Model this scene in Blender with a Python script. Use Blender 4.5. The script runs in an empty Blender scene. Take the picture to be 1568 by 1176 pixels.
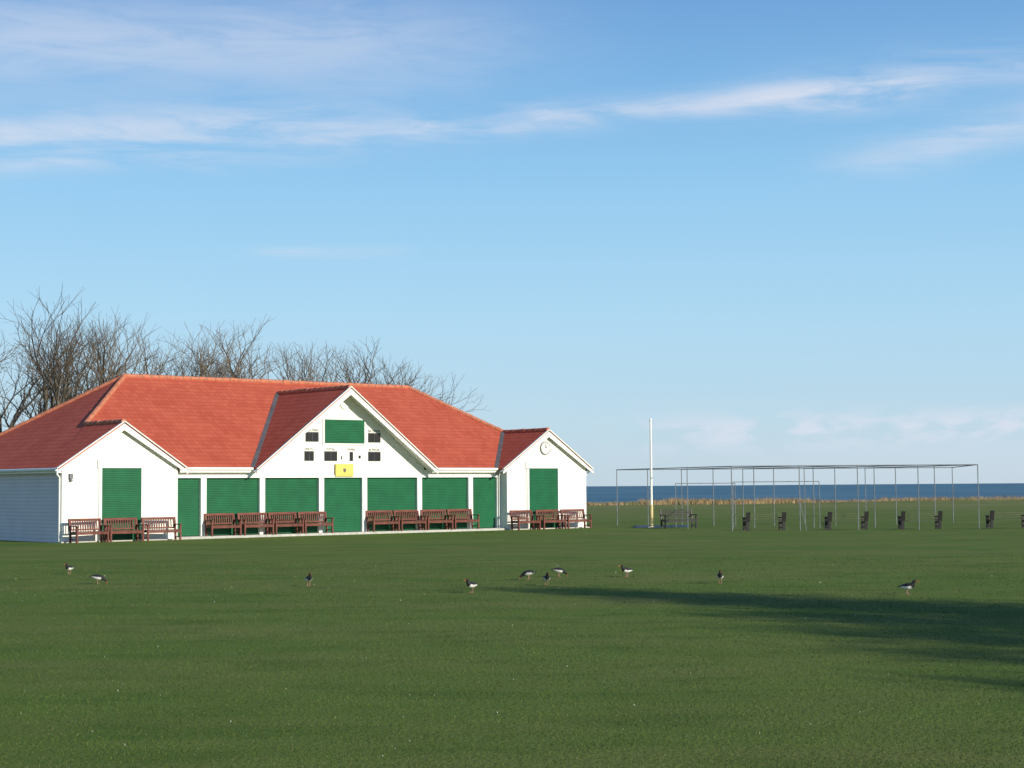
import bpy, math, random
import numpy as np
from mathutils import Vector, Matrix, Euler
random.seed(7); np.random.seed(7)
scene = bpy.context.scene
COL = scene.collection

# ------------------------------------------------------------------ helpers
def link(o, parent=None):
    COL.objects.link(o)
    if parent is not None: o.parent = parent
    return o

class MB:
    def __init__(s): s.v=[]; s.f=[]; s.m=[]; s.uv=[]
    def face(s, pts, mi=0, uv=None):
        n=len(s.v); s.v += [tuple(p) for p in pts]
        s.f.append(tuple(range(n,n+len(pts)))); s.m.append(mi)
        s.uv += (uv if uv else [(p[0],p[1]) for p in pts])
    def box(s,x0,x1,y0,y1,z0,z1,mi=0):
        p=[(x0,y0,z0),(x1,y0,z0),(x1,y1,z0),(x0,y1,z0),(x0,y0,z1),(x1,y0,z1),(x1,y1,z1),(x0,y1,z1)]
        for q in ((3,2,1,0),(4,5,6,7),(0,1,5,4),(1,2,6,5),(2,3,7,6),(3,0,4,7)):
            s.face([p[i] for i in q],mi)
    def obox(s,a,b,w,h,mi=0,up=Vector((0,0,1))):
        a=Vector(a);b=Vector(b);d=(b-a).normalized()
        sd=d.cross(up)
        if sd.length<1e-4: sd=d.cross(Vector((0,1,0)))
        sd.normalize(); u=sd.cross(d).normalized()
        c=[]
        for q in (a,b):
            for i,j in ((-1,-1),(1,-1),(1,1),(-1,1)): c.append(q+sd*(i*w/2)+u*(j*h/2))
        for q in ((3,2,1,0),(4,5,6,7),(0,1,5,4),(1,2,6,5),(2,3,7,6),(3,0,4,7)):
            s.face([c[i] for i in q],mi)
    def tube(s,a,b,r0,r1,n=6,mi=0,cap=True):
        a=Vector(a);b=Vector(b);d=(b-a)
        if d.length<1e-6: return
        d.normalize(); x=d.orthogonal().normalized(); y=d.cross(x)
        A=[];B=[]
        for i in range(n):
            t=2*math.pi*i/n; o=x*math.cos(t)+y*math.sin(t)
            A.append(a+o*r0);B.append(b+o*r1)
        for i in range(n):
            j=(i+1)%n; s.face([A[i],A[j],B[j],B[i]],mi)
        if cap: s.face(A[::-1],mi); s.face(B,mi)
    def obj(s,name,mats,parent=None,smooth=False):
        me=bpy.data.meshes.new(name); me.from_pydata(s.v,[],s.f)
        for m in mats: me.materials.append(m)
        me.polygons.foreach_set('material_index',s.m)
        uvl=me.uv_layers.new(name='UVMap')
        uvl.data.foreach_set('uv',[c for u in s.uv for c in u[:2]])
        if smooth: me.polygons.foreach_set('use_smooth',[True]*len(s.f))
        me.update()
        return link(bpy.data.objects.new(name,me),parent)

def nt(m):
    m.use_nodes=True; return m.node_tree
def mat(name,col,rough=0.7,var=0.12,scale=3.0,spec=0.3,bump=0.0,bscale=40.0,stretch=None):
    m=bpy.data.materials.new(name); t=nt(m); N=t.nodes; L=t.links
    b=N['Principled BSDF']; b.inputs['Roughness'].default_value=rough
    b.inputs['Specular IOR Level'].default_value=spec
    tc=N.new('ShaderNodeTexCoord'); mp=N.new('ShaderNodeMapping'); L.new(tc.outputs['Object'],mp.inputs[0])
    if stretch: mp.inputs['Scale'].default_value=stretch
    no=N.new('ShaderNodeTexNoise'); no.inputs['Scale'].default_value=scale; no.inputs['Detail'].default_value=4
    L.new(mp.outputs[0],no.inputs['Vector'])
    r=N.new('ShaderNodeValToRGB')
    r.color_ramp.elements[0].position=0.3; r.color_ramp.elements[1].position=0.7
    r.color_ramp.elements[0].color=tuple(c*(1-var) for c in col)+(1,)
    r.color_ramp.elements[1].color=tuple(min(1,c*(1+var)) for c in col)+(1,)
    L.new(no.outputs[0],r.inputs[0]); L.new(r.outputs[0],b.inputs['Base Color'])
    if bump>0:
        n2=N.new('ShaderNodeTexNoise'); n2.inputs['Scale'].default_value=bscale; n2.inputs['Detail'].default_value=4
        L.new(tc.outputs['Object'],n2.inputs['Vector'])
        bp=N.new('ShaderNodeBump'); bp.inputs['Strength'].default_value=bump; bp.inputs['Distance'].default_value=0.02
        L.new(n2.outputs[0],bp.inputs['Height']); L.new(bp.outputs[0],b.inputs['Normal'])
    return m

# ------------------------------------------------------------------ materials
def roof_mat():
    m=bpy.data.materials.new('clay_pantile'); t=nt(m); N=t.nodes; L=t.links; b=N['Principled BSDF']
    b.inputs['Roughness'].default_value=0.8; b.inputs['Specular IOR Level'].default_value=0.2
    uv=N.new('ShaderNodeUVMap'); sx=N.new('ShaderNodeSeparateXYZ'); L.new(uv.outputs[0],sx.inputs[0])
    def M(op,a,bb=None):
        n=N.new('ShaderNodeMath'); n.operation=op
        for i,q in enumerate((a,bb)):
            if q is None: continue
            if isinstance(q,(int,float)): n.inputs[i].default_value=q
            else: L.new(q,n.inputs[i])
        return n.outputs[0]
    v=M('DIVIDE',sx.outputs[1],0.31); vf=M('FRACT',v); vi=M('FLOOR',v)
    u=M('DIVIDE',sx.outputs[0],0.24); ui=M('FLOOR',u); us=M('SINE',M('MULTIPLY',u,2*math.pi))
    cb=N.new('ShaderNodeCombineXYZ'); L.new(ui,cb.inputs[0]); L.new(vi,cb.inputs[1])
    wn=N.new('ShaderNodeTexWhiteNoise'); wn.noise_dimensions='2D'; L.new(cb.outputs[0],wn.inputs['Vector'])
    tc=N.new('ShaderNodeTexCoord'); no=N.new('ShaderNodeTexNoise'); no.inputs['Scale'].default_value=0.7; no.inputs['Detail'].default_value=7
    L.new(tc.outputs['Object'],no.inputs['Vector'])
    f=M('ADD',M('MULTIPLY',wn.outputs[0],0.30),M('MULTIPLY',no.outputs[0],0.70))
    r=N.new('ShaderNodeValToRGB'); e=r.color_ramp.elements
    e[0].position=0.2; e[0].color=(0.43,0.078,0.042,1); e[1].position=0.8; e[1].color=(0.56,0.125,0.070,1)
    L.new(f,r.inputs[0])
    j=M('LESS_THAN',vf,0.14)
    mx=N.new('ShaderNodeMix'); mx.data_type='RGBA'; L.new(M('MULTIPLY',j,0.42),mx.inputs['Factor'])
    L.new(r.outputs[0],mx.inputs[6]); mx.inputs[7].default_value=(0.17,0.035,0.02,1)
    L.new(mx.outputs[2],b.inputs['Base Color'])
    h=M('ADD',M('MULTIPLY',us,0.02),M('MULTIPLY',M('SUBTRACT',1.0,vf),0.035))
    bp=N.new('ShaderNodeBump'); bp.inputs['Distance'].default_value=1.0; bp.inputs['Strength'].default_value=0.45
    L.new(h,bp.inputs['Height']); L.new(bp.outputs[0],b.inputs['Normal'])
    return m
def board_mat(name,col,js=0.2,bs=0.4):
    m=bpy.data.materials.new(name); t=nt(m); N=t.nodes; L=t.links; b=N['Principled BSDF']
    b.inputs['Roughness'].default_value=0.55; b.inputs['Specular IOR Level'].default_value=0.3
    tc=N.new('ShaderNodeTexCoord'); sx=N.new('ShaderNodeSeparateXYZ'); L.new(tc.outputs['Object'],sx.inputs[0])
    d=N.new('ShaderNodeMath'); d.operation='DIVIDE'; L.new(sx.outputs[2],d.inputs[0]); d.inputs[1].default_value=0.15
    fr=N.new('ShaderNodeMath'); fr.operation='FRACT'; L.new(d.outputs[0],fr.inputs[0])
    iv=N.new('ShaderNodeMath'); iv.operation='SUBTRACT'; iv.inputs[0].default_value=1; L.new(fr.outputs[0],iv.inputs[1])
    bp=N.new('ShaderNodeBump'); bp.inputs['Distance'].default_value=0.03; bp.inputs['Strength'].default_value=bs
    L.new(iv.outputs[0],bp.inputs['Height']); L.new(bp.outputs[0],b.inputs['Normal'])
    no=N.new('ShaderNodeTexNoise'); no.inputs['Scale'].default_value=1.2; no.inputs['Detail'].default_value=5
    L.new(tc.outputs['Object'],no.inputs['Vector'])
    r=N.new('ShaderNodeValToRGB'); e=r.color_ramp.elements
    e[0].position=.3; e[0].color=tuple(c*.92 for c in col)+(1,); e[1].position=.7; e[1].color=tuple(col)+(1,)
    L.new(no.outputs[0],r.inputs[0])
    j=N.new('ShaderNodeMath'); j.operation='GREATER_THAN'; L.new(fr.outputs[0],j.inputs[0]); j.inputs[1].default_value=0.88
    k=N.new('ShaderNodeMath'); k.operation='MULTIPLY'; L.new(j.outputs[0],k.inputs[0]); k.inputs[1].default_value=js
    mx=N.new('ShaderNodeMix'); mx.data_type='RGBA'; L.new(k.outputs[0],mx.inputs['Factor']); L.new(r.outputs[0],mx.inputs[6])
    mx.inputs[7].default_value=tuple(c*.45 for c in col)+(1,)
    L.new(mx.outputs[2],b.inputs['Base Color'])
    return m
M_ROOF=roof_mat()
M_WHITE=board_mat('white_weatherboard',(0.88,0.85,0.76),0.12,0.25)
M_SIDE_SHADED=board_mat('shaded_side_weatherboard',(0.74,0.64,0.61),0.5,0.8)  # white weatherboard again, with the side wall's shade put into its colour
M_TRIM=mat('white_trim_paint',(0.87,0.85,0.78),0.45,0.05)
M_SHUT=mat('green_shutter_paint',(0.010,0.115,0.045),0.45,0.12,2.0,0.35)
M_RIDGE=mat('ridge_tile',(0.50,0.18,0.10),0.8,0.25,6.0)
M_MORTAR=mat('mortar',(0.5,0.42,0.3),0.9,0.2,8.0)
M_LEAD=mat('lead_valley',(0.13,0.12,0.12),0.6,0.2)
M_BLACK=mat('scoreboard_black',(0.015,0.015,0.017),0.5,0.2)
M_YEL=mat('yellow_plaque',(0.75,0.60,0.14),0.5,0.08)
M_CONC=mat('pale_concrete',(0.5,0.48,0.43),0.9,0.15,5.0,bump=.3)
M_WOOD=mat('bench_hardwood',(0.17,0.055,0.038),0.6,0.4,4.0,stretch=(1,6,6))
M_WOOD2=mat('bench_weathered_wood',(0.085,0.095,0.05),0.8,0.25,4.0)
M_DARK=mat('dark_cast_iron',(0.02,0.018,0.018),0.5,0.2)
M_STEEL=mat('galvanised_steel',(0.20,0.21,0.22),0.6,0.2,3.0,0.3)
M_BARK=mat('winter_bark',(0.13,0.10,0.072),0.9,0.35,1.5)

# ------------------------------------------------------------------ camera
cam=bpy.data.cameras.new('camera'); co=link(bpy.data.objects.new('camera',cam))
cam.sensor_width=36; cam.lens=59.9; cam.clip_start=0.1; cam.clip_end=200000
co.matrix_world=Matrix.Translation((0,0,2.1))@Matrix.Rotation(math.radians(93.45),4,'X')@Matrix.Rotation(math.radians(-0.42),4,'Z')
scene.camera=co
scene.view_settings.view_transform='Standard'; scene.view_settings.look='None'; scene.view_settings.exposure=0

# ------------------------------------------------------------------ light
EL=math.radians(20); az=Vector((0.75,-0.66)).normalized()
SUNV=Vector((az.x*math.cos(EL),az.y*math.cos(EL),math.sin(EL)))
sl=bpy.data.lights.new('sun','SUN'); sl.energy=4.9; sl.angle=math.radians(0.6); sl.color=(1,0.94,0.80)
so=link(bpy.data.objects.new('sun',sl)); so.rotation_mode='QUATERNION'; so.rotation_quaternion=SUNV.to_track_quat('Z','Y')
so.location=(60,-60,50)

w=bpy.data.worlds.new('World'); scene.world=w; w.use_nodes=True
t=w.node_tree; N=t.nodes; L=t.links; bg=N['Background']; bg.inputs[1].default_value=0.1
sky=N.new('ShaderNodeTexSky'); sky.sky_type='NISHITA'; sky.sun_disc=False
sky.sun_elevation=EL; sky.sun_rotation=math.atan2(az.x,az.y); sky.air_density=1.0; sky.dust_density=0.3; sky.ozone_density=2.0
tc=N.new('ShaderNodeTexCoord'); sp=N.new('ShaderNodeSeparateXYZ'); L.new(tc.outputs['Generated'],sp.inputs[0])
def WM(op,*a):
    n=N.new('ShaderNodeMath'); n.operation=op
    for i,q in enumerate(a):
        if isinstance(q,(int,float)): n.inputs[i].default_value=q
        else: L.new(q,n.inputs[i])
    return n.outputs[0]
AZ=WM('ARCTAN2',sp.outputs[0],sp.outputs[1]); ELV=WM('ARCSINE',sp.outputs[2])
gr=N.new('ShaderNodeValToRGB'); cr=gr.color_ramp
L.new(ELV,gr.inputs[0])
stops=[(0.0,(.52,.68,.80)),(.04,(.50,.71,.87)),(.10,(.43,.71,.93)),(.17,(.32,.63,.92)),(.23,(.22,.50,.84)),(.30,(.15,.35,.71)),(.6,(.07,.19,.48))]
cr.elements[0].position=0; cr.elements[0].color=stops[0][1]+(1,)
cr.elements[1].position=1; cr.elements[1].color=(.04,.12,.34,1)
for p,c in stops[1:]:
    e=cr.elements.new(p); e.color=c+(1,)
vm=N.new('ShaderNodeVectorMath'); vm.operation='SCALE'; L.new(gr.outputs[0],vm.inputs[0]); vm.inputs['Scale'].default_value=10.0
m0=N.new('ShaderNodeMix'); m0.data_type='RGBA'; m0.inputs['Factor'].default_value=0.86
L.new(sky.outputs[0],m0.inputs[6]); L.new(vm.outputs[0],m0.inputs[7])
def noise(su,sv,scale,detail,dist=0.0,off=0.0,rough=0.5):
    c=N.new('ShaderNodeCombineXYZ'); L.new(WM('MULTIPLY',AZ,su),c.inputs[0]); L.new(WM('MULTIPLY',ELV,sv),c.inputs[1]); c.inputs[2].default_value=off
    n=N.new('ShaderNodeTexNoise'); n.inputs['Scale'].default_value=scale; n.inputs['Detail'].default_value=detail
    n.inputs['Distortion'].default_value=dist; n.inputs['Roughness'].default_value=rough
    L.new(c.outputs[0],n.inputs['Vector']); return n.outputs[0]
wob=WM('SUBTRACT',noise(1,1,7,2,0,3.1),0.5)
wisp=noise(7,42,1.6,6,0.5,1.0,0.62)
def sstep(x,a,b):
    n=N.new('ShaderNodeMapRange'); n.interpolation_type='SMOOTHSTEP'; L.new(x,n.inputs[0])
    n.inputs[1].default_value=a; n.inputs[2].default_value=b; return n.outputs[0]
wispS=sstep(wisp,0.27,0.70)
def band(c,m,wd,wamp,a0,a1,b0,b1,amp,tex):
    cen=WM('ADD',WM('ADD',WM('MULTIPLY',AZ,m),c),WM('MULTIPLY',wob,wamp))
    d=WM('DIVIDE',WM('SUBTRACT',ELV,cen),wd)
    g=WM('EXPONENT',WM('MULTIPLY',WM('MULTIPLY',d,d),-1.0))
    g=WM('MULTIPLY',g,WM('MULTIPLY',sstep(AZ,a0,a1),WM('SUBTRACT',1.0,sstep(AZ,b0,b1))))
    return WM('MULTIPLY',WM('MULTIPLY',g,amp),tex)
cum=sstep(noise(14,34,2.6,6,0.2,5.0),0.40,0.60)
bands=[band(0.211,0.045,0.014,0.02,-0.60,-0.40,-0.12,-0.03,0.70,wispS),
       band(0.213,0.052,0.008,0.02,-0.12,-0.02,0.20,0.28,0.70,wispS),
       band(0.190,0.03,0.006,0.02,-0.6,-0.36,-0.2,-0.10,0.35,wispS),
       band(0.206,0.09,0.016,0.03,0.10,0.22,0.5,0.7,0.42,wispS),
       band(0.150,0.165,0.011,0.01,0.15,0.26,0.5,0.7,0.60,wispS),
       band(0.1385,0.01,0.0030,0.004,-0.17,-0.13,-0.08,-0.05,0.38,wispS),
       band(0.258,0.02,0.028,0.03,-0.6,-0.4,-0.14,0.10,0.50,sstep(wisp,0.1,0.65)),
       band(0.030,0.01,0.0090,0.006,0.03,0.12,0.5,0.8,0.68,cum),
       band(0.012,0.0,0.020,0.002,-0.05,0.3,0.9,1.2,0.28,sstep(wisp,0.0,0.4))]
tot=bands[0]
for b_ in bands[1:]: tot=WM('ADD',tot,b_)
tot=WM('MINIMUM',tot,0.85)
mx=N.new('ShaderNodeMix'); mx.data_type='RGBA'; L.new(tot,mx.inputs['Factor']); L.new(m0.outputs[2],mx.inputs[6])
mx.inputs[7].default_value=(7.2,7.6,8.7,1)
L.new(mx.outputs[2],bg.inputs[0])

# ------------------------------------------------------------------ ground
def grass_mat():
    m=bpy.data.materials.new('mown_grass'); t=nt(m); N=t.nodes; L=t.links; b=N['Principled BSDF']
    b.inputs['Roughness'].default_value=0.95; b.inputs['Specular IOR Level'].default_value=0.08
    tc=N.new('ShaderNodeTexCoord')
    def no(s,d,st=(1,1,1),rz=0):
        mp=N.new('ShaderNodeMapping'); mp.inputs['Scale'].default_value=st; mp.inputs['Rotation'].default_value=(0,0,rz); L.new(tc.outputs['Object'],mp.inputs[0])
        n=N.new('ShaderNodeTexNoise'); n.inputs['Scale'].default_value=s; n.inputs['Detail'].default_value=d; n.inputs['Roughness'].default_value=.6; L.new(mp.outputs[0],n.inputs['Vector']); return n.outputs[0]
    def mix(f,a,c):
        x=N.new('ShaderNodeMix'); x.data_type='RGBA'
        L.new(f,x.inputs['Factor'])
        for i,q in ((6,a),(7,c)):
            if isinstance(q,tuple): x.inputs[i].default_value=q
            else: L.new(q,x.inputs[i])
        return x.outputs[2]
    def st(x,a,c,hi=1.0):
        n=N.new('ShaderNodeMapRange'); L.new(x,n.inputs[0]); n.inputs[1].default_value=a; n.inputs[2].default_value=c; n.inputs[4].default_value=hi; return n.outputs[0]
    c=mix(st(no(0.07,4),.35,.65),(0.115,0.180,0.032,1),(0.152,0.212,0.044,1))
    c=mix(st(no(0.30,6,(.35,1,1),.5),.40,.68,.85),c,(0.205,0.212,0.064,1))
    c=mix(st(no(0.9,5,(.5,1,1)),.48,.72,.75),c,(0.070,0.128,0.021,1))
    c=mix(st(no(14,5),.35,.7,.5),c,(0.072,0.124,0.021,1))
    sy=N.new('ShaderNodeSeparateXYZ'); L.new(tc.outputs['Object'],sy.inputs[0])
    mm=N.new('ShaderNodeMath'); mm.operation='MULTIPLY'; L.new(st(sy.outputs[1],100,185,1.0),mm.inputs[0]); L.new(st(no(.12,6,(.5,1,1)),.35,.6,.8),mm.inputs[1])
    c=mix(mm.outputs[0],c,(0.26,0.235,0.10,1))
    L.new(c,b.inputs['Base Color'])
    bp=N.new('ShaderNodeBump'); bp.inputs['Strength'].default_value=0.8; bp.inputs['Distance'].default_value=0.05
    L.new(no(20,6),bp.inputs['Height']); L.new(bp.outputs[0],b.inputs['Normal'])
    return m
M_GRASS=grass_mat()
xs=list(np.linspace(-3000,-200,15))+list(np.linspace(-180,260,89))+list(np.linspace(300,3000,14))
ys=[-600,-200,-50,0,30,60,90,120,150,170,185,192,197,201,204,207,210,214,220,235]
def edge(x): return 2.5*math.sin(x*.043)+1.6*math.sin(x*.11+1)
vs=[];fs=[]
for y in ys:
    for x in xs:
        z=0.0
        yy=y+(edge(x) if y>180 else 0)
        if 190<y<=207: z=0.22*math.sin(x*.09+y)+0.15*math.sin(x*.23+2)*((y-190)/17)
        if y==210: z=-1.2
        if y==214: z=-5
        if y==220: z=-10
        if y==235: z=-14
        vs.append((x,yy,z))
nx=len(xs)
for j in range(len(ys)-1):
    for i in range(nx-1):
        a=j*nx+i; fs.append((a,a+1,a+nx+1,a+nx))
me=bpy.data.meshes.new('grass_field'); me.from_pydata(vs,[],fs); me.materials.append(M_GRASS)
me.polygons.foreach_set('use_smooth',[True]*len(fs))
link(bpy.data.objects.new('grass_field',me))

# sea
m=bpy.data.materials.new('sea_water'); tt=nt(m); b=tt.nodes['Principled BSDF']
b.inputs['Roughness'].default_value=0.6; b.inputs['Specular IOR Level'].default_value=0.16
tcn=tt.nodes.new('ShaderNodeTexCoord'); mp=tt.nodes.new('ShaderNodeMapping'); mp.inputs['Scale'].default_value=(0.004,0.0012,1)
tt.links.new(tcn.outputs['Object'],mp.inputs[0]); nn=tt.nodes.new('ShaderNodeTexNoise'); nn.inputs['Scale'].default_value=1; nn.inputs['Detail'].default_value=8
tt.links.new(mp.outputs[0],nn.inputs['Vector']); rr=tt.nodes.new('ShaderNodeValToRGB')
rr.color_ramp.elements[0].position=.3; rr.color_ramp.elements[0].color=(0.050,0.130,0.185,1)
rr.color_ramp.elements[1].position=.7; rr.color_ramp.elements[1].color=(0.095,0.205,0.265,1)
tt.links.new(nn.outputs[0],rr.inputs[0]); tt.links.new(rr.outputs[0],b.inputs['Base Color'])
sb=MB(); sb.face([(-90000,160,-12),(90000,160,-12),(90000,120000,-12),(-90000,120000,-12)]); sb.obj('sea',[m])

def blades(name,P,H,W,lean,mats,mi):
    n=len(P); a=np.random.rand(n)*2*math.pi
    dx=np.cos(a)*W/2; dy=np.sin(a)*W/2
    la=np.random.rand(n)*2*math.pi; ll=np.random.rand(n)*lean*H
    V=np.empty((n,3,3)); V[:,0]=P; V[:,1]=P; V[:,2]=P
    V[:,0,0]-=dx; V[:,0,1]-=dy; V[:,1,0]+=dx; V[:,1,1]+=dy
    V[:,2,0]+=np.cos(la)*ll; V[:,2,1]+=np.sin(la)*ll; V[:,2,2]+=H
    me=bpy.data.meshes.new(name); me.vertices.add(n*3); me.vertices.foreach_set('co',V.ravel())
    me.loops.add(n*3); me.loops.foreach_set('vertex_index',np.arange(n*3,dtype=np.int32))
    me.polygons.add(n); me.polygons.foreach_set('loop_start',np.arange(0,n*3,3,dtype=np.int32))
    me.polygons.foreach_set('loop_total',np.full(n,3,dtype=np.int32))
    for q in mats: me.materials.append(q)
    me.polygons.foreach_set('material_index',mi.astype(np.int32))
    me.update(calc_edges=True); me.validate()
    return link(bpy.data.objects.new(name,me))
G1=mat('blade_green',(0.068,0.110,0.020),0.9,.35,.8,.1); G2=mat('blade_light',(0.105,0.140,0.030),0.9,.35,.8,.1); G3=mat('blade_dry',(0.19,0.17,0.07),0.9,.2,1.0,.1); G4=mat('daisy_white',(0.6,0.6,0.52),0.9,.1,1.0,.1)
n=180000
yb=np.random.uniform(110,470,n); Y=5483/yb; X=(np.random.rand(n)*2-1)*(0.33*Y+1.2)
P=np.stack([X,Y,np.zeros(n)-0.002],1)
H=np.random.uniform(.010,.028,n)*(0.8+0.4*np.clip((Y-14)/30,0,1)); W=np.random.uniform(.004,.008,n)*(Y/14)
mi=np.random.choice(4,n,p=[.5885,.33,.08,.0015])
blades('grass_blades',P,H,W,1.1,[G1,G2,G3,G4],mi)
S1=mat('straw_grass',(0.44,0.31,0.16),0.9,.25,.2,.1); S2=mat('straw_brown',(0.28,0.16,0.10),0.9,.25,.2,.1); S3=mat('rough_green',(0.14,0.16,0.06),0.9,.25,.2,.1)
n=90000
X=np.random.uniform(-60,150,n); yy=np.random.uniform(190,209,n)
dens=0.5+0.5*np.sin(X*.21+np.sin(X*.07)*3)+0.5*np.sin(X*.63+yy*.3)
keep=np.random.rand(n)<np.clip(.35+dens*.6,0.12,1)
X=X[keep];yy=yy[keep];n=len(X)
Yw=yy+2.5*np.sin(X*.043)+1.6*np.sin(X*.11+1)
hm=0.50+0.30*np.sin(X*.33+1)*np.sin(X*.12)+0.15*np.sin(X*1.7)+.1*np.sin(X*4.1)
P=np.stack([X,Yw,np.zeros(n)-0.1],1)
H=np.random.uniform(.3,1.0,n)*np.clip(hm,.25,1.1)+.1; W=np.random.uniform(.04,.10,n)
mi=np.random.choice(3,n,p=[.50,.32,.18])
blades('dry_cliff_grass',P,H,W,0.6,[S1,S2,S3],mi)

# ------------------------------------------------------------------ pavilion
th=math.radians(40.6)
BM=Matrix.Translation((-18.06,67.9,0))@Matrix.Rotation(th,4,'Z')
pav=bpy.data.objects.new('cricket_pavilion',None); link(pav); pav.matrix_world=BM
K=0.655; E=3.0
zr=E+K*6.5
roof=MB()
def plane(pts,edir,updir):
    o=Vector(pts[0]); e=Vector(edir); u=Vector(updir).normalized()
    roof.face(pts,0,[((Vector(p)-o).dot(e),(Vector(p)-o).dot(u)) for p in pts])
SL,SR=-0.1,28.9; TF,TB=0.4,13.4; RL,RR=6.5,22.6; TR=6.9
zc=6.66; tcg=TF+(zc-E)/K
plane([(SL,TF,E),(9.25,TF,E),(14.125,tcg,zc),(14.125,TR,zr),(RL,TR,zr)],(1,0,0),(0,1,K))
plane([(19.0,TF,E),(SR,TF,E),(RR,TR,zr),(14.125,TR,zr),(14.125,tcg,zc)],(1,0,0),(0,1,K))
plane([(SR,TB,E),(SL,TB,E),(RL,TR,zr),(RR,TR,zr)],(-1,0,0),(0,-1,K))
plane([(SL,TB,E),(SL,TF,E),(RL,TR,zr)],(0,-1,0),(1,0,K))
plane([(SR,TF,E),(SR,TB,E),(RR,TR,zr)],(0,1,0),(-1,0,K))
def wing(s0,s1,t0,zp):
    sm=(s0+s1)/2; tb=TF+(zp-E)/K; k=(zp-E)/(sm-s0)
    plane([(s0,TF,E),(s0,t0,E),(sm,t0,zp),(sm,tb,zp)],(0,-1,0),(1,0,k))
    plane([(s1,t0,E),(s1,TF,E),(sm,tb,zp),(sm,t0,zp)],(0,1,0),(-1,0,k))
wing(-0.1,5.6,-0.17,E+K*2.85)
wing(23.1,28.9,-0.17,E+K*2.9)
wing(9.25,19.0,-0.02,zc)
ro=roof.obj('roof',[M_ROOF],pav)
sm_=ro.modifiers.new('thick','SOLIDIFY'); sm_.thickness=0.07; sm_.offset=-1
rt=MB()
def ridge(a,b):
    a=Vector(a);b=Vector(b);Ln=(b-a).length; n=max(1,int(Ln/0.42)); d=(b-a)/n
    for i in range(n):
        p=a+d*i; q=p+d*0.93; j=Vector((0,0,random.uniform(-.012,.012)))
        rt.tube(p+j,q+j,0.115,0.105,8,0); rt.tube(q-d*.02,p+d*1.0,0.09,0.09,6,1,False)
dz=0.01
ridge((RL,TR,zr+dz),(RR,TR,zr+dz))
ridge((RL,TR,zr+dz),(SL,TB,E+dz)); ridge((RL,TR,zr+dz),(2.75,3.25,E+K*2.85+dz))
ridge((RR,TR,zr+dz),(SR-2.9,3.3,E+K*2.9+dz)); ridge((RR,TR,zr+dz),(SR,TB,E+dz))
ridge((2.75,-.17,E+K*2.85+dz),(2.75,3.25,E+K*2.85+dz))
ridge((26.0,-.17,E+K*2.9+dz),(26.0,3.3,E+K*2.9+dz))
ridge((14.125,-.02,zc+dz),(14.125,5.95,zc+dz))
rt.obj('ridge_tiles',[M_RIDGE,M_MORTAR],pav)
lv=MB()
def valley(a,b): lv.obox(Vector(a)+Vector((0,0,.03)),Vector(b)+Vector((0,0,.03)),0.20,0.05)
valley((9.25,TF,E),(14.1,5.95,6.64)); valley((19.0,TF,E),(14.15,5.95,6.64))
valley((5.6,TF,E),(2.8,3.22,E+K*2.82)); valley((23.1,TF,E),(25.95,3.27,E+K*2.87))
lv.obj('lead_valleys',[M_LEAD],pav)
bb=MB()
def barge(s0,s1,t0,zp,dep=0.26,soff=None):
    sm=(s0+s1)/2; k=(zp-E)/(sm-s0)
    for sx,s in ((1,s0),(-1,s1)):
        ext=0.10
        a=(s-sx*ext,t0,E-0.075-k*ext); c=(sm,t0,zp-0.075)
        q=[Vector((a[0],0,a[2])),Vector((c[0],0,c[2])),Vector((c[0],0,c[2]-dep*1.12)),Vector((a[0],0,a[2]-dep*0.55)),]
        f0=[(p.x,t0-0.03,p.z) for p in q]; f1=[(p.x,t0+0.02,p.z) for p in q]
        bb.face(f0); bb.face(f1[::-1])
        for i in range(4):
            j=(i+1)%4; bb.face([f0[i],f1[i],f1[j],f0[j]])
        bb.obox((a[0],t0-.02,a[2]+.075+.02),(c[0],t0-.02,c[2]+.075+.02),0.10,0.04)
        if soff:
            bb.face([(a[0],t0+.02,a[2]-.02),(c[0],t0+.02,c[2]-.02),(c[0],soff,c[2]-.02),(a[0],soff,a[2]-.02)])
barge(-0.1,5.6,-0.2,E+K*2.85,0.24,0.02)
barge(23.1,28.9,-0.2,E+K*2.9,0.24,0.02)
barge(9.25,19.0,-0.05,zc,0.24,0.62)
bb.obj('bargeboards',[M_TRIM],pav)
wl=MB()
def gable(s0,s1,t,thk,zp,z0,inset_s):
    sm=(inset_s[0]+inset_s[1])/2; k=(zp-E)/(sm-inset_s[0])
    def rz(s): return min(E+k*(s-inset_s[0]),E+k*(inset_s[1]-s))-0.09
    q=[(s0,z0),(s1,z0),(s1,rz(s1)),(sm,rz(sm)),(s0,rz(s0))]
    f0=[(p[0],t,p[1]) for p in q]; f1=[(p[0],t+thk,p[1]) for p in q]
    wl.face(f0); wl.face(f1[::-1])
    for i in range(5):
        j=(i+1)%5; wl.face([f0[i],f1[i],f1[j],f0[j]])
gable(0.15,5.30,0.0,0.2,E+K*2.85,0.0,(-0.1,5.6))
gable(23.42,28.65,0.0,0.2,E+K*2.9,0.0,(23.1,28.9))
gable(9.45,18.80,0.62,0.1,zc,2.6,(9.25,19.0))
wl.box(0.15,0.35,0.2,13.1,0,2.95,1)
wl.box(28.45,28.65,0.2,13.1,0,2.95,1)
wl.box(0.35,28.45,12.9,13.1,0,2.95)
wl.box(5.10,5.30,0.2,0.9,0,2.95); wl.box(23.42,23.62,0.2,0.9,0,2.95)
wl.obj('weatherboard_walls',[M_WHITE,M_SIDE_SHADED],pav)
tr=MB()
tr.box(5.30,9.44,0.62,0.72,2.60,2.93); tr.box(18.81,23.42,0.62,0.72,2.60,2.93)
tr.box(5.30,23.42,0.56,0.617,2.57,2.68)
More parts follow.
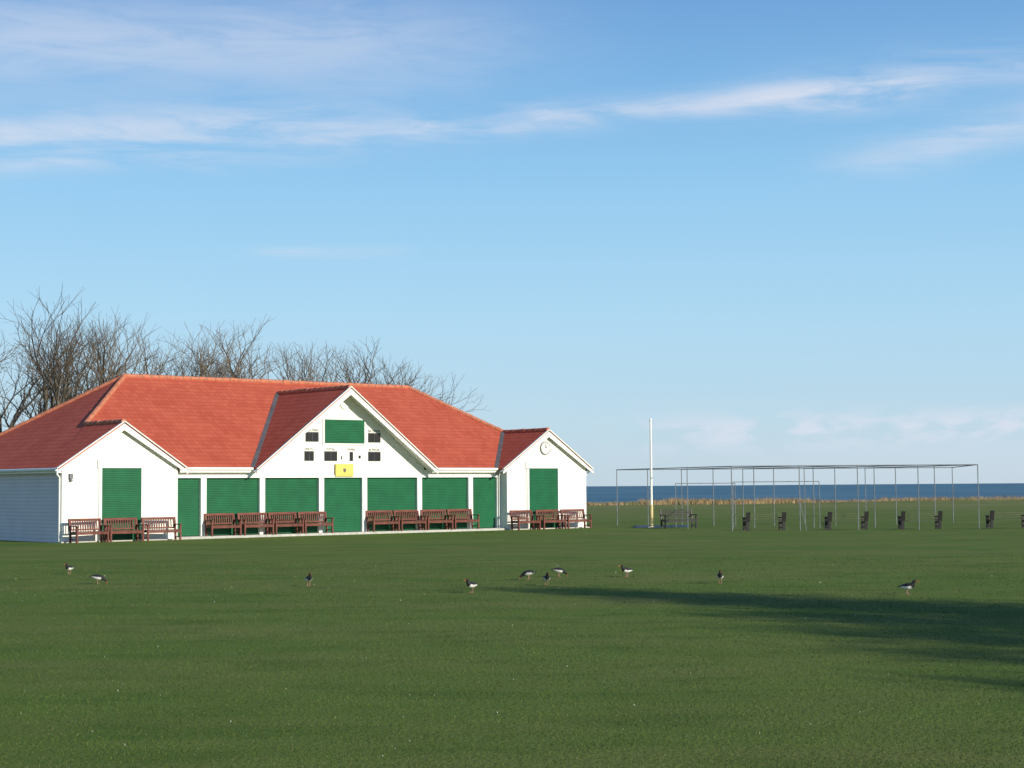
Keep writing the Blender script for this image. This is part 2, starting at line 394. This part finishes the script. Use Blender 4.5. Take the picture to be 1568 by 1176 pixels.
for s in (6.9,9.83,12.94,15.32,18.49,21.59): tr.box(s-.135,s+.135,0.55,0.80,0.1,2.565)
for s in (5.37,23.33): tr.box(s-.07,s+.09,0.57,0.80,0.1,2.565)
for s in (0.12,5.17): tr.box(s,s+.15,-.02,.0-.003,0,2.95)
for s in (23.40,28.52): tr.box(s,s+.15,-.02,-.003,0,2.95)
tr.box(0.12,0.147,0.0,.12,0,2.9)
tr.box(5.65,9.2,0.36,0.40,2.80,2.97); tr.box(19.05,23.05,0.36,0.40,2.80,2.97)
tr.box(5.65,9.2,0.41,0.61,2.80,2.83); tr.box(19.05,23.05,0.41,0.61,2.80,2.83)
tr.box(-0.08,-0.05,0.0,13.3,2.78,2.93); tr.box(-0.045,0.14,0.0,13.3,2.78,2.81)
tr.box(1.66,3.82,-.07,-.004,2.98,3.32); tr.box(24.62,26.92,-.07,-.004,3.0,3.32)
for a,c in ((1.73,1.85),(3.62,3.74),(24.69,24.81),(26.72,26.84)): tr.box(a,c,-.06,-.004,0.05,2.98)
tr.box(13.03,15.41,0.57,0.617,4.05,5.28)
tr.obj('white_trim',[M_TRIM],pav)
gt=MB()
for a,c in (((5.6,.33,2.96),(9.2,.33,2.96)),((19.05,.33,2.96),(23.1,.33,2.96)),((-.16,-.1,2.92),(-.16,13.3,2.92)),((28.97,-.1,2.92),(28.97,13.3,2.92))):
    gt.tube(a,c,.065,.065,8)
gt.tube((-.16,.15,2.9),(0.08,.10,2.6),.035,.035,8); gt.tube((0.08,.10,2.6),(0.08,.10,0.03),.035,.035,8)
gt.tube((28.97,-.02,2.9),(28.71,.10,2.6),.035,.035,8); gt.tube((28.71,.10,2.6),(28.71,.10,0.03),.035,.035,8)
gt.tube((23.3,.33,2.95),(23.34,.50,2.6),.035,.035,8); gt.tube((23.34,.50,2.6),(23.34,.50,0.1),.035,.035,8)
gt.obj('gutters_and_downpipes',[M_TRIM],pav,True)
sh=MB()
def shutter(s0,s1,t,z0,z1,p=0.075):
    n=int(round((z1-z0)/p)); p=(z1-z0)/n
    for i in range(n):
        a=z0+i*p
        pr=[(t+.010,a),(t,a+p*.25),(t,a+p*.75),(t+.010,a+p)]
        for j in range(3): sh.face([(s0,pr[j][0],pr[j][1]),(s1,pr[j][0],pr[j][1]),(s1,pr[j+1][0],pr[j+1][1]),(s0,pr[j+1][0],pr[j+1][1])])
ed=[5.46,6.9,9.83,12.94,15.32,18.49,21.59,23.26]
for i in range(7): shutter(ed[i]+(.135 if i else 0),ed[i+1]-(.135 if i<6 else 0),0.70,0.12,2.57)
shutter(1.85,3.62,-.03,0.05,2.975); shutter(24.81,26.72,-.03,0.05,2.995)
shutter(13.13,15.31,0.545,4.13,5.20)
sh.obj('green_roller_shutters',[M_SHUT],pav)
sc=MB()
for a,c,z0,z1 in ((12.12,12.81,4.19,4.6),(15.56,16.25,4.19,4.6),(12.06,12.55,3.33,3.74),(13.13,13.82,3.33,3.74),(15.56,16.25,3.33,3.74)):
    sc.box(a,c,0.59,0.617,z0,z1)
    mid=(a+c)/2; sc.box(a-.03,c+.03,.600,.6175,z1+.012,z1+.03,1)
    sc.box(mid-.004,mid+.004,.582,.589,z0,z1,1)
for a,c,z0,z1 in ((14.52,14.70,3.33,3.74),(15.02,15.13,3.45,3.58),(14.05,14.1,3.4,3.55)):
    sc.box(a,c,0.595,0.617,z0,z1)
sc.obj('scoreboard_number_windows',[M_BLACK,M_STEEL],pav)
def text(body,s,t_,z,size,mt,par):
    c=bpy.data.curves.new('lettering','FONT'); c.body=body; c.size=size; c.extrude=0.004; c.align_x='CENTER'; c.materials.append(mt)
    o=link(bpy.data.objects.new('lettering',c),par); o.location=(s,t_,z); o.rotation_euler=(math.pi/2,0,0); return o
for b_,s,z in (('LAST MAN',12.46,4.66),('BATSMAN',15.9,4.66),('WKTS',12.3,3.80),('TOTAL',13.47,3.80),('OVERS',14.6,3.80),('BOWLER',15.9,3.80)):
    text(b_,s,0.612,z,0.15,M_BLACK,pav)
pq=MB(); pq.box(13.68,14.65,0.50,0.555,2.62,3.19); pq.obj('club_plaque',[M_YEL],pav)
cr_=MB()
cr_.face([(14.09,.495,2.98),(14.09,.495,2.87),(14.165,.495,2.79),(14.24,.495,2.87),(14.24,.495,2.98)]); cr_.obj('plaque_crest',[M_LEAD],pav)
d=MB(); d.tube((14.23,.615,5.93),(14.23,.565,5.93),.24,.24,28,0); d.obj('gable_roundel',[M_WHITE],pav)
ck=MB(); ck.tube((25.9,-.003,4.0),(25.9,-.06,4.0),.33,.33,32,0); ck.tube((25.9,-.062,4.0),(25.9,-.066,4.0),.28,.28,32,1)
for h in range(12):
    a=h*math.pi/6; ck.obox((25.9+math.sin(a)*.20,-.069,4+math.cos(a)*.20),(25.9+math.sin(a)*.255,-.069,4+math.cos(a)*.255),.02,.006,2,Vector((0,1,0)))
ck.obox((25.9,-.073,4),(25.9+.10,-.073,4.1),.03,.006,2,Vector((0,1,0))); ck.obox((25.9,-.078,4),(25.9-.03,-.078,4.2),.022,.006,2,Vector((0,1,0)))
ck.obj('clock',[M_STEEL,M_TRIM,M_BLACK],pav)
wlmp=MB(); wlmp.box(.42,.56,-.12,-.003,2.55,2.75); wlmp.tube((.49,-.06,2.55),(.49,-.08,2.45),.05,.07,8); wlmp.obj('wall_lamp',[M_STEEL],pav)
pl=MB(); pl.box(5.32,23.40,-.05,0.85,0,0.10); pl.box(0.0,5.3,-.25,-.03,0,0.05); pl.box(23.42,28.8,-.25,-.03,0,0.05); pl.obj('concrete_plinth',[M_CONC],pav)

# ------------------------------------------------------------------ benches
def bench_mesh(Lb,m1,m2,vertical=True,lw=.07,slim=False):
    g=MB(); h=Lb/2
    for sx in (-1,1):
        x=sx*(h-.04)
        g.box(x-lw/2,x+lw/2,-.28,-.21,0,.64,1)
        g.obox((x,.22,0),(x,.24,.45),lw,.07,1); g.obox((x,.24,.43),(x,.34,.93),lw*(1.5 if slim else 1),.06,1)
        g.box(x-lw*.64,x+lw*.64,-.33,.27,.64,.68,1)
        g.box(x-.03,x+.03,-.22,.24,.34,.42,1)
        g.box(x-.02,x+.02,-.22,.22,.12,.16,1)
    for i in range(6):
        y=-.27+i*.088; g.box(-h+.01,h-.01,y,y+.066,.425,.45,0)
    if not slim: g.box(-h+.07,h-.07,-.27,-.235,.33,.42,0)
    if vertical:
        g.obox((-h,.337,.905),(h,.337,.905),.05,.10,0); g.obox((-h+.07,.262,.52),(h-.07,.262,.52),.04,.06,0)
        n=int(Lb/.105)
        for i in range(1,n):
            x=-h+i*Lb/n; g.obox((x,.262,.52),(x,.332,.89),.045,.018,0,Vector((0,1,0)))
    else:
        for k in range(3 if slim else 4):
            f=(.20+k*.30) if slim else (.12+k*.26); g.obox((-h+.05,.262+.07*f,.52+.37*f),(h-.05,.262+.07*f,.52+.37*f),.018,.035 if slim else .055,0)
    me_o=g.obj('park_bench',[m1,m2]); me=me_o.data; bpy.data.objects.remove(me_o); me.name='park_bench'; return me
B1=bench_mesh(1.5,M_WOOD,M_WOOD); B2=bench_mesh(2.05,M_WOOD2,M_DARK,False,.14,True); B3=bench_mesh(1.75,M_DARK,M_DARK,False)
def put(me,name,mw):
    o=link(bpy.data.objects.new(name,me)); o.matrix_world=mw; return o
for s,t_,z,rot in ((.95,-.75,0,6),(2.55,-.62,0,0),(4.2,-.72,0,-5),
    (7.65,.20,.1,1),(9.28,.20,.1,0),(10.85,.22,.1,2),(12.4,.2,.1,-1),(16.1,.2,.1,0),(17.68,.22,.1,2),(19.25,.2,.1,-1),(20.85,.2,.1,0),
    (24.05,-.65,0,3),(25.75,-.62,0,0),(27.4,-.65,0,-4)):
    put(B1,'park_bench',BM@Matrix.Translation((s,t_,z))@Matrix.Rotation(math.radians(rot),4,'Z'))
for x,y,r in ((11.6,79,194),(15.4,79,190),(18.8,79,187),(23.0,79.5,190)):
    put(B2,'park_bench',Matrix.Translation((x,y,0))@Matrix.Rotation(math.radians(r),4,'Z')@Matrix.Scale(.9,4))
put(B3,'park_bench',Matrix.Translation((8.15,84,0))@Matrix.Rotation(math.radians(20),4,'Z'))

# ------------------------------------------------------------------ pole
pm=MB(); px,py=6.9,85
pm.tube((px,py,0),(px,py,1.15),.075,.075,12,1); pm.tube((px,py,1.15),(px,py,5.35),.062,.045,12,0); pm.tube((px,py,5.35),(px,py,5.45),.07,.05,10,0)
pm.box(px-.18,px+.18,py-.18,py+.18,0,.06,2)
pm.obj('flagpole',[M_TRIM,mat('cream_padding',(.70,.55,.26),.6,.15),M_CONC])
mt=MB(); mt.box(6.1,8.9,86.2,86.9,0,.06); mt.box(6.2,8.8,86.25,86.8,.06,.09); mt.obj('folded_groundsheet',[mat('blue_tarpaulin',(.035,.06,.12),.7,.3,2)])

# ------------------------------------------------------------------ cricket nets frame
cn=MB()
front=[(10.0,78),(13.1,78),(15.8,78.2),(18.6,78.3),(21.4,78.5)]
back=[(5.55,91),(9.0,91),(12.3,91.2),(15.6,91.3),(18.9,91.5),(23.6,91.6)]
r=.022; HT=2.96
for x,y in front+back: cn.tube((x,y,0),(x,y,HT),r,r,8)
for row in (front,back):
    for a,c in zip(row[:-1],row[1:]): cn.tube((a[0],a[1],HT),(c[0],c[1],HT),r,r,8)
for a,c in zip(front,back[:5]):
    cn.tube((a[0],a[1],HT),(c[0],c[1],HT),r,r,8)
    for f in (.35,.7):
        x=a[0]+(c[0]-a[0])*f; y=a[1]+(c[1]-a[1])*f; cn.tube((x,y,0),(x,y,HT),r,r,8)
cn.tube((front[-1][0],front[-1][1],HT),(back[-1][0],back[-1][1],HT),r,r,8)
for x0,x1,y,h in ((8.2,11.2,86,2.2),(10.7,14.9,83,2.25)):
    for x in (x0,x1): cn.tube((x,y,0),(x,y,h),r*.8,r*.8,8)
    cn.tube((x0,y,h),(x1,y,h),r*.8,r*.8,8)
cn.tube((13.1,78,1.3),(13.4,78,0),.015,.015,6)
cn.obj('cricket_net_frame',[M_STEEL])

# ------------------------------------------------------------------ bare trees
def bare_tree(seed,Ht):
    R=random.Random(seed); g=MB(); ends=[]
    def seg(p,d,ln,r0,r1,n,k):
        q=p.copy(); dd=d.copy(); pts=[(q.copy(),dd.copy())]
        for i in range(k):
            dd=(dd+Vector((R.gauss(0,.11),R.gauss(0,.11),R.gauss(0,.06)+.04))).normalized()
            e=q+dd*ln/k; g.tube(q,e,r0+(r1-r0)*i/k,r0+(r1-r0)*(i+1)/k,n,0,False); q=e; pts.append((q.copy(),dd.copy()))
        return pts
    def grow(p,d,ln,r,lv):
        n=7 if lv==0 else (5 if lv<3 else 3)
        k=3 if lv<4 else (2 if lv<7 else 1)
        pts=seg(p,d,ln,r,r*.70,n,k)
        if lv>=7: ends.append(pts[-1][0].z); return
        e,dd=pts[-1]
        nk=3 if lv==0 else 2
        kids=[(e,dd,1)]*nk
        if lv==0: kids.append((pts[-2][0],pts[-2][1],.9))
        elif R.random()<(.35 if lv<3 else .62): kids.append((pts[-2][0],pts[-2][1],.75))
        ph=R.random()*6.28
        for i,(q,qd,ls) in enumerate(kids):
            a=ph+i*6.283/len(kids)+R.gauss(0,.35); sp=R.uniform(.20,.48) if lv<3 else R.uniform(.26,.70)
            x=qd.orthogonal().normalized(); y=qd.cross(x)
            nd=(qd*math.cos(sp)+(x*math.cos(a)+y*math.sin(a))*math.sin(sp)); nd.z+=.09; nd.normalize()
            grow(q,nd,ln*R.uniform(.70,.88)*ls,max(r*(.68 if lv<2 else .59),.009),lv+1)
    grow(Vector((0,0,-.2)),Vector((R.gauss(0,.06),R.gauss(0,.06),1)).normalized(),Ht*.21,Ht*.018,0)
    ends.sort(); top=ends[int(len(ends)*.985)]
    o=g.obj('bare_tree',[M_BARK]); me=o.data; bpy.data.objects.remove(o)
    return me,top,len(g.f)
var=[bare_tree(s,14) for s in (21,22,23,24)]
TL=[(60,455,106,1.05),(-25,480,112,1.1),(152,480,112,1.1),(228,502,118,1.05),(352,494,119,1.3),(292,512,124,1.1),(462,526,126,1.05),(548,518,126,1.3),(608,550,130,1.1),(650,582,133,1.1),(105,490,120,.95),(405,545,128,1.0)]
for i,(x,yt,D,wd) in enumerate(TL):
    me,top,_=var[i%4]; hz=751-.0073*x; Hh=2.1+(hz-yt)/2611*D; s=Hh/top
    X=(x-784)/2611*D
    put(me,'bare_tree',Matrix.Translation((X,D,0))@Matrix.Rotation(i*1.9,4,'Z')@Matrix.Diagonal((s*wd,s*wd,s,1)))

# ------------------------------------------------------------------ evergreen trees beside the field (cast the long shadow)
def evergreen(seed,Ht,Rr):
    R=random.Random(seed); g=MB()
    g.tube((0,0,-.1),(0,0,Ht*.9),.24,.04,8,1)
    for i in range(80):
        f=.10+.88*i/80; a=i*2.4; rr=Rr*(1-f)**.7*R.uniform(.6,1.1)
        g.tube((0,0,Ht*f),(math.cos(a)*rr,math.sin(a)*rr,Ht*f-rr*.15),.05*(1-f)+.015,.01,4,1,False)
        for k in range(75):
            u=R.random()**.75; q=Vector((math.cos(a)*rr*u,math.sin(a)*rr*u,Ht*f-rr*.15*u))+Vector((R.gauss(0,.55),R.gauss(0,.55),R.gauss(0,.40)))
            d=Vector((R.gauss(0,1),R.gauss(0,1),R.gauss(0,.6))).normalized(); e=d.orthogonal().normalized(); s=R.uniform(.10,.18)
            g.face([q-d*s,q-e*s*.4,q+d*s,q+e*s*.4],0)
    o=g.obj('evergreen_tree',[mat('evergreen_leaves',(.035,.07,.025),.8,.4,2),M_BARK]); me=o.data; bpy.data.objects.remove(o); return me
ev=evergreen(3,11,4.6)
Ls=11/math.tan(EL)
for i,(tx,ty,s) in enumerate(((.2,35.2,1),(3.0,32.0,1.05),(3.7,28.4,1.0),(4.1,25.2,1.0),(4.6,22.0,.95),(5.3,18.2,.9))):
    put(ev,'evergreen_tree',Matrix.Translation((tx+az.x*Ls*s,ty+az.y*Ls*s,0))@Matrix.Rotation(i*1.3,4,'Z')@Matrix.Scale(s,4))

# ------------------------------------------------------------------ birds
BW=mat('white_plumage',(.78,.76,.72),.7,.08,20); BK=mat('black_plumage',(.02,.02,.022),.6,.3,20); BO=mat('orange_bill',(.65,.16,.03),.5,.1,20); BG=mat('pink_leg',(.45,.2,.17),.6,.1,20)
def bird_mesh(pose):
    g=MB()
    if pose=='up': rings=[(-.22,.155,.004,.003),(-.17,.165,.028,.014),(-.11,.175,.055,.042),(-.04,.175,.075,.065),(.03,.18,.078,.072),(.09,.195,.062,.064),(.125,.235,.038,.042),(.14,.27,.030,.032),(.155,.298,.034,.034),(.18,.30,.026,.027),(.20,.298,.008,.009)]
    else: rings=[(-.22,.195,.004,.003),(-.17,.195,.028,.014),(-.11,.19,.055,.042),(-.04,.18,.075,.065),(.03,.17,.078,.070),(.09,.155,.060,.058),(.135,.135,.038,.042),(.165,.115,.030,.034),(.19,.09,.033,.033),(.205,.068,.024,.026),(.215,.05,.008,.009)]
    n=14; R=[]
    for i,(x,z,ry,rz) in enumerate(rings):
        a=rings[max(0,i-1)];c=rings[min(len(rings)-1,i+1)]; d=Vector((c[0]-a[0],0,c[1]-a[1])).normalized(); u=Vector((-d.z,0,d.x))
        R.append([Vector((x,0,z))+Vector((0,1,0))*ry*math.cos(2*math.pi*k/n)+u*rz*math.sin(2*math.pi*k/n) for k in range(n)])
    for i in range(len(R)-1):
        for k in range(n):
            j=(k+1)%n; f=[R[i][k],R[i][j],R[i+1][j],R[i+1][k]]
            ang=math.sin(2*math.pi*(k+.5)/n); head=i>=5
            mi=1 if (head or ang>.22 or i==0) else 0
            g.face(f,mi)
    for sy in (-1,1):
        w=[(.07,sy*.07,.205),(-.02,sy*.088,.172),(-.12,sy*.062,.172),(-.20,sy*.02,.178),(-.10,sy*.05,.21),(0,sy*.066,.225)]
        g.face(w if sy<0 else w[::-1],1)
        g.obox((.03,sy*.089,.172),(-.10,sy*.070,.174),.006,.014,0)
    if pose=='up': g.tube((.195,0,.297),(.275,0,.280),.009,.003,6,2); eye=(.172,.305)
    else: g.tube((.21,0,.055),(.238,0,-.0),.009,.003,6,2); eye=(.20,.095)
    for sy in (-1,1):
        g.tube((eye[0],sy*.026,eye[1]),(eye[0],sy*.033,eye[1]),.006,.004,6,2)
        g.tube((.0,sy*.028,.13),(-.012,sy*.028,.07),.010,.006,6,3); g.tube((-.012,sy*.028,.07),(.0,sy*.028,.005),.006,.006,6,3)
        for a in (-.5,0,.5): g.tube((0,sy*.028,.006),(.045*math.cos(a),sy*.028+.045*math.sin(a),.004),.005,.003,5,3)
    o=g.obj('oystercatcher',[BW,BK,BO,BG],None,True); me=o.data; bpy.data.objects.remove(o); return me
BU=bird_mesh('up'); BD=bird_mesh('down')
for x,y,p,r in ((-11.05,42.6,0,250),(-9.25,38.1,1,15),(-4.39,36.7,0,290),(-.83,34.0,0,230),(.34,38.6,1,170),(.70,36.3,0,280),(1.06,39.7,1,10),(2.61,39.4,0,210),(4.41,36.55,0,265),(7.45,32.4,0,330)):
    put(BD if p else BU,'oystercatcher',Matrix.Translation((x,y,.008))@Matrix.Rotation(math.radians(r),4,'Z')@Matrix.Scale(.88,4))
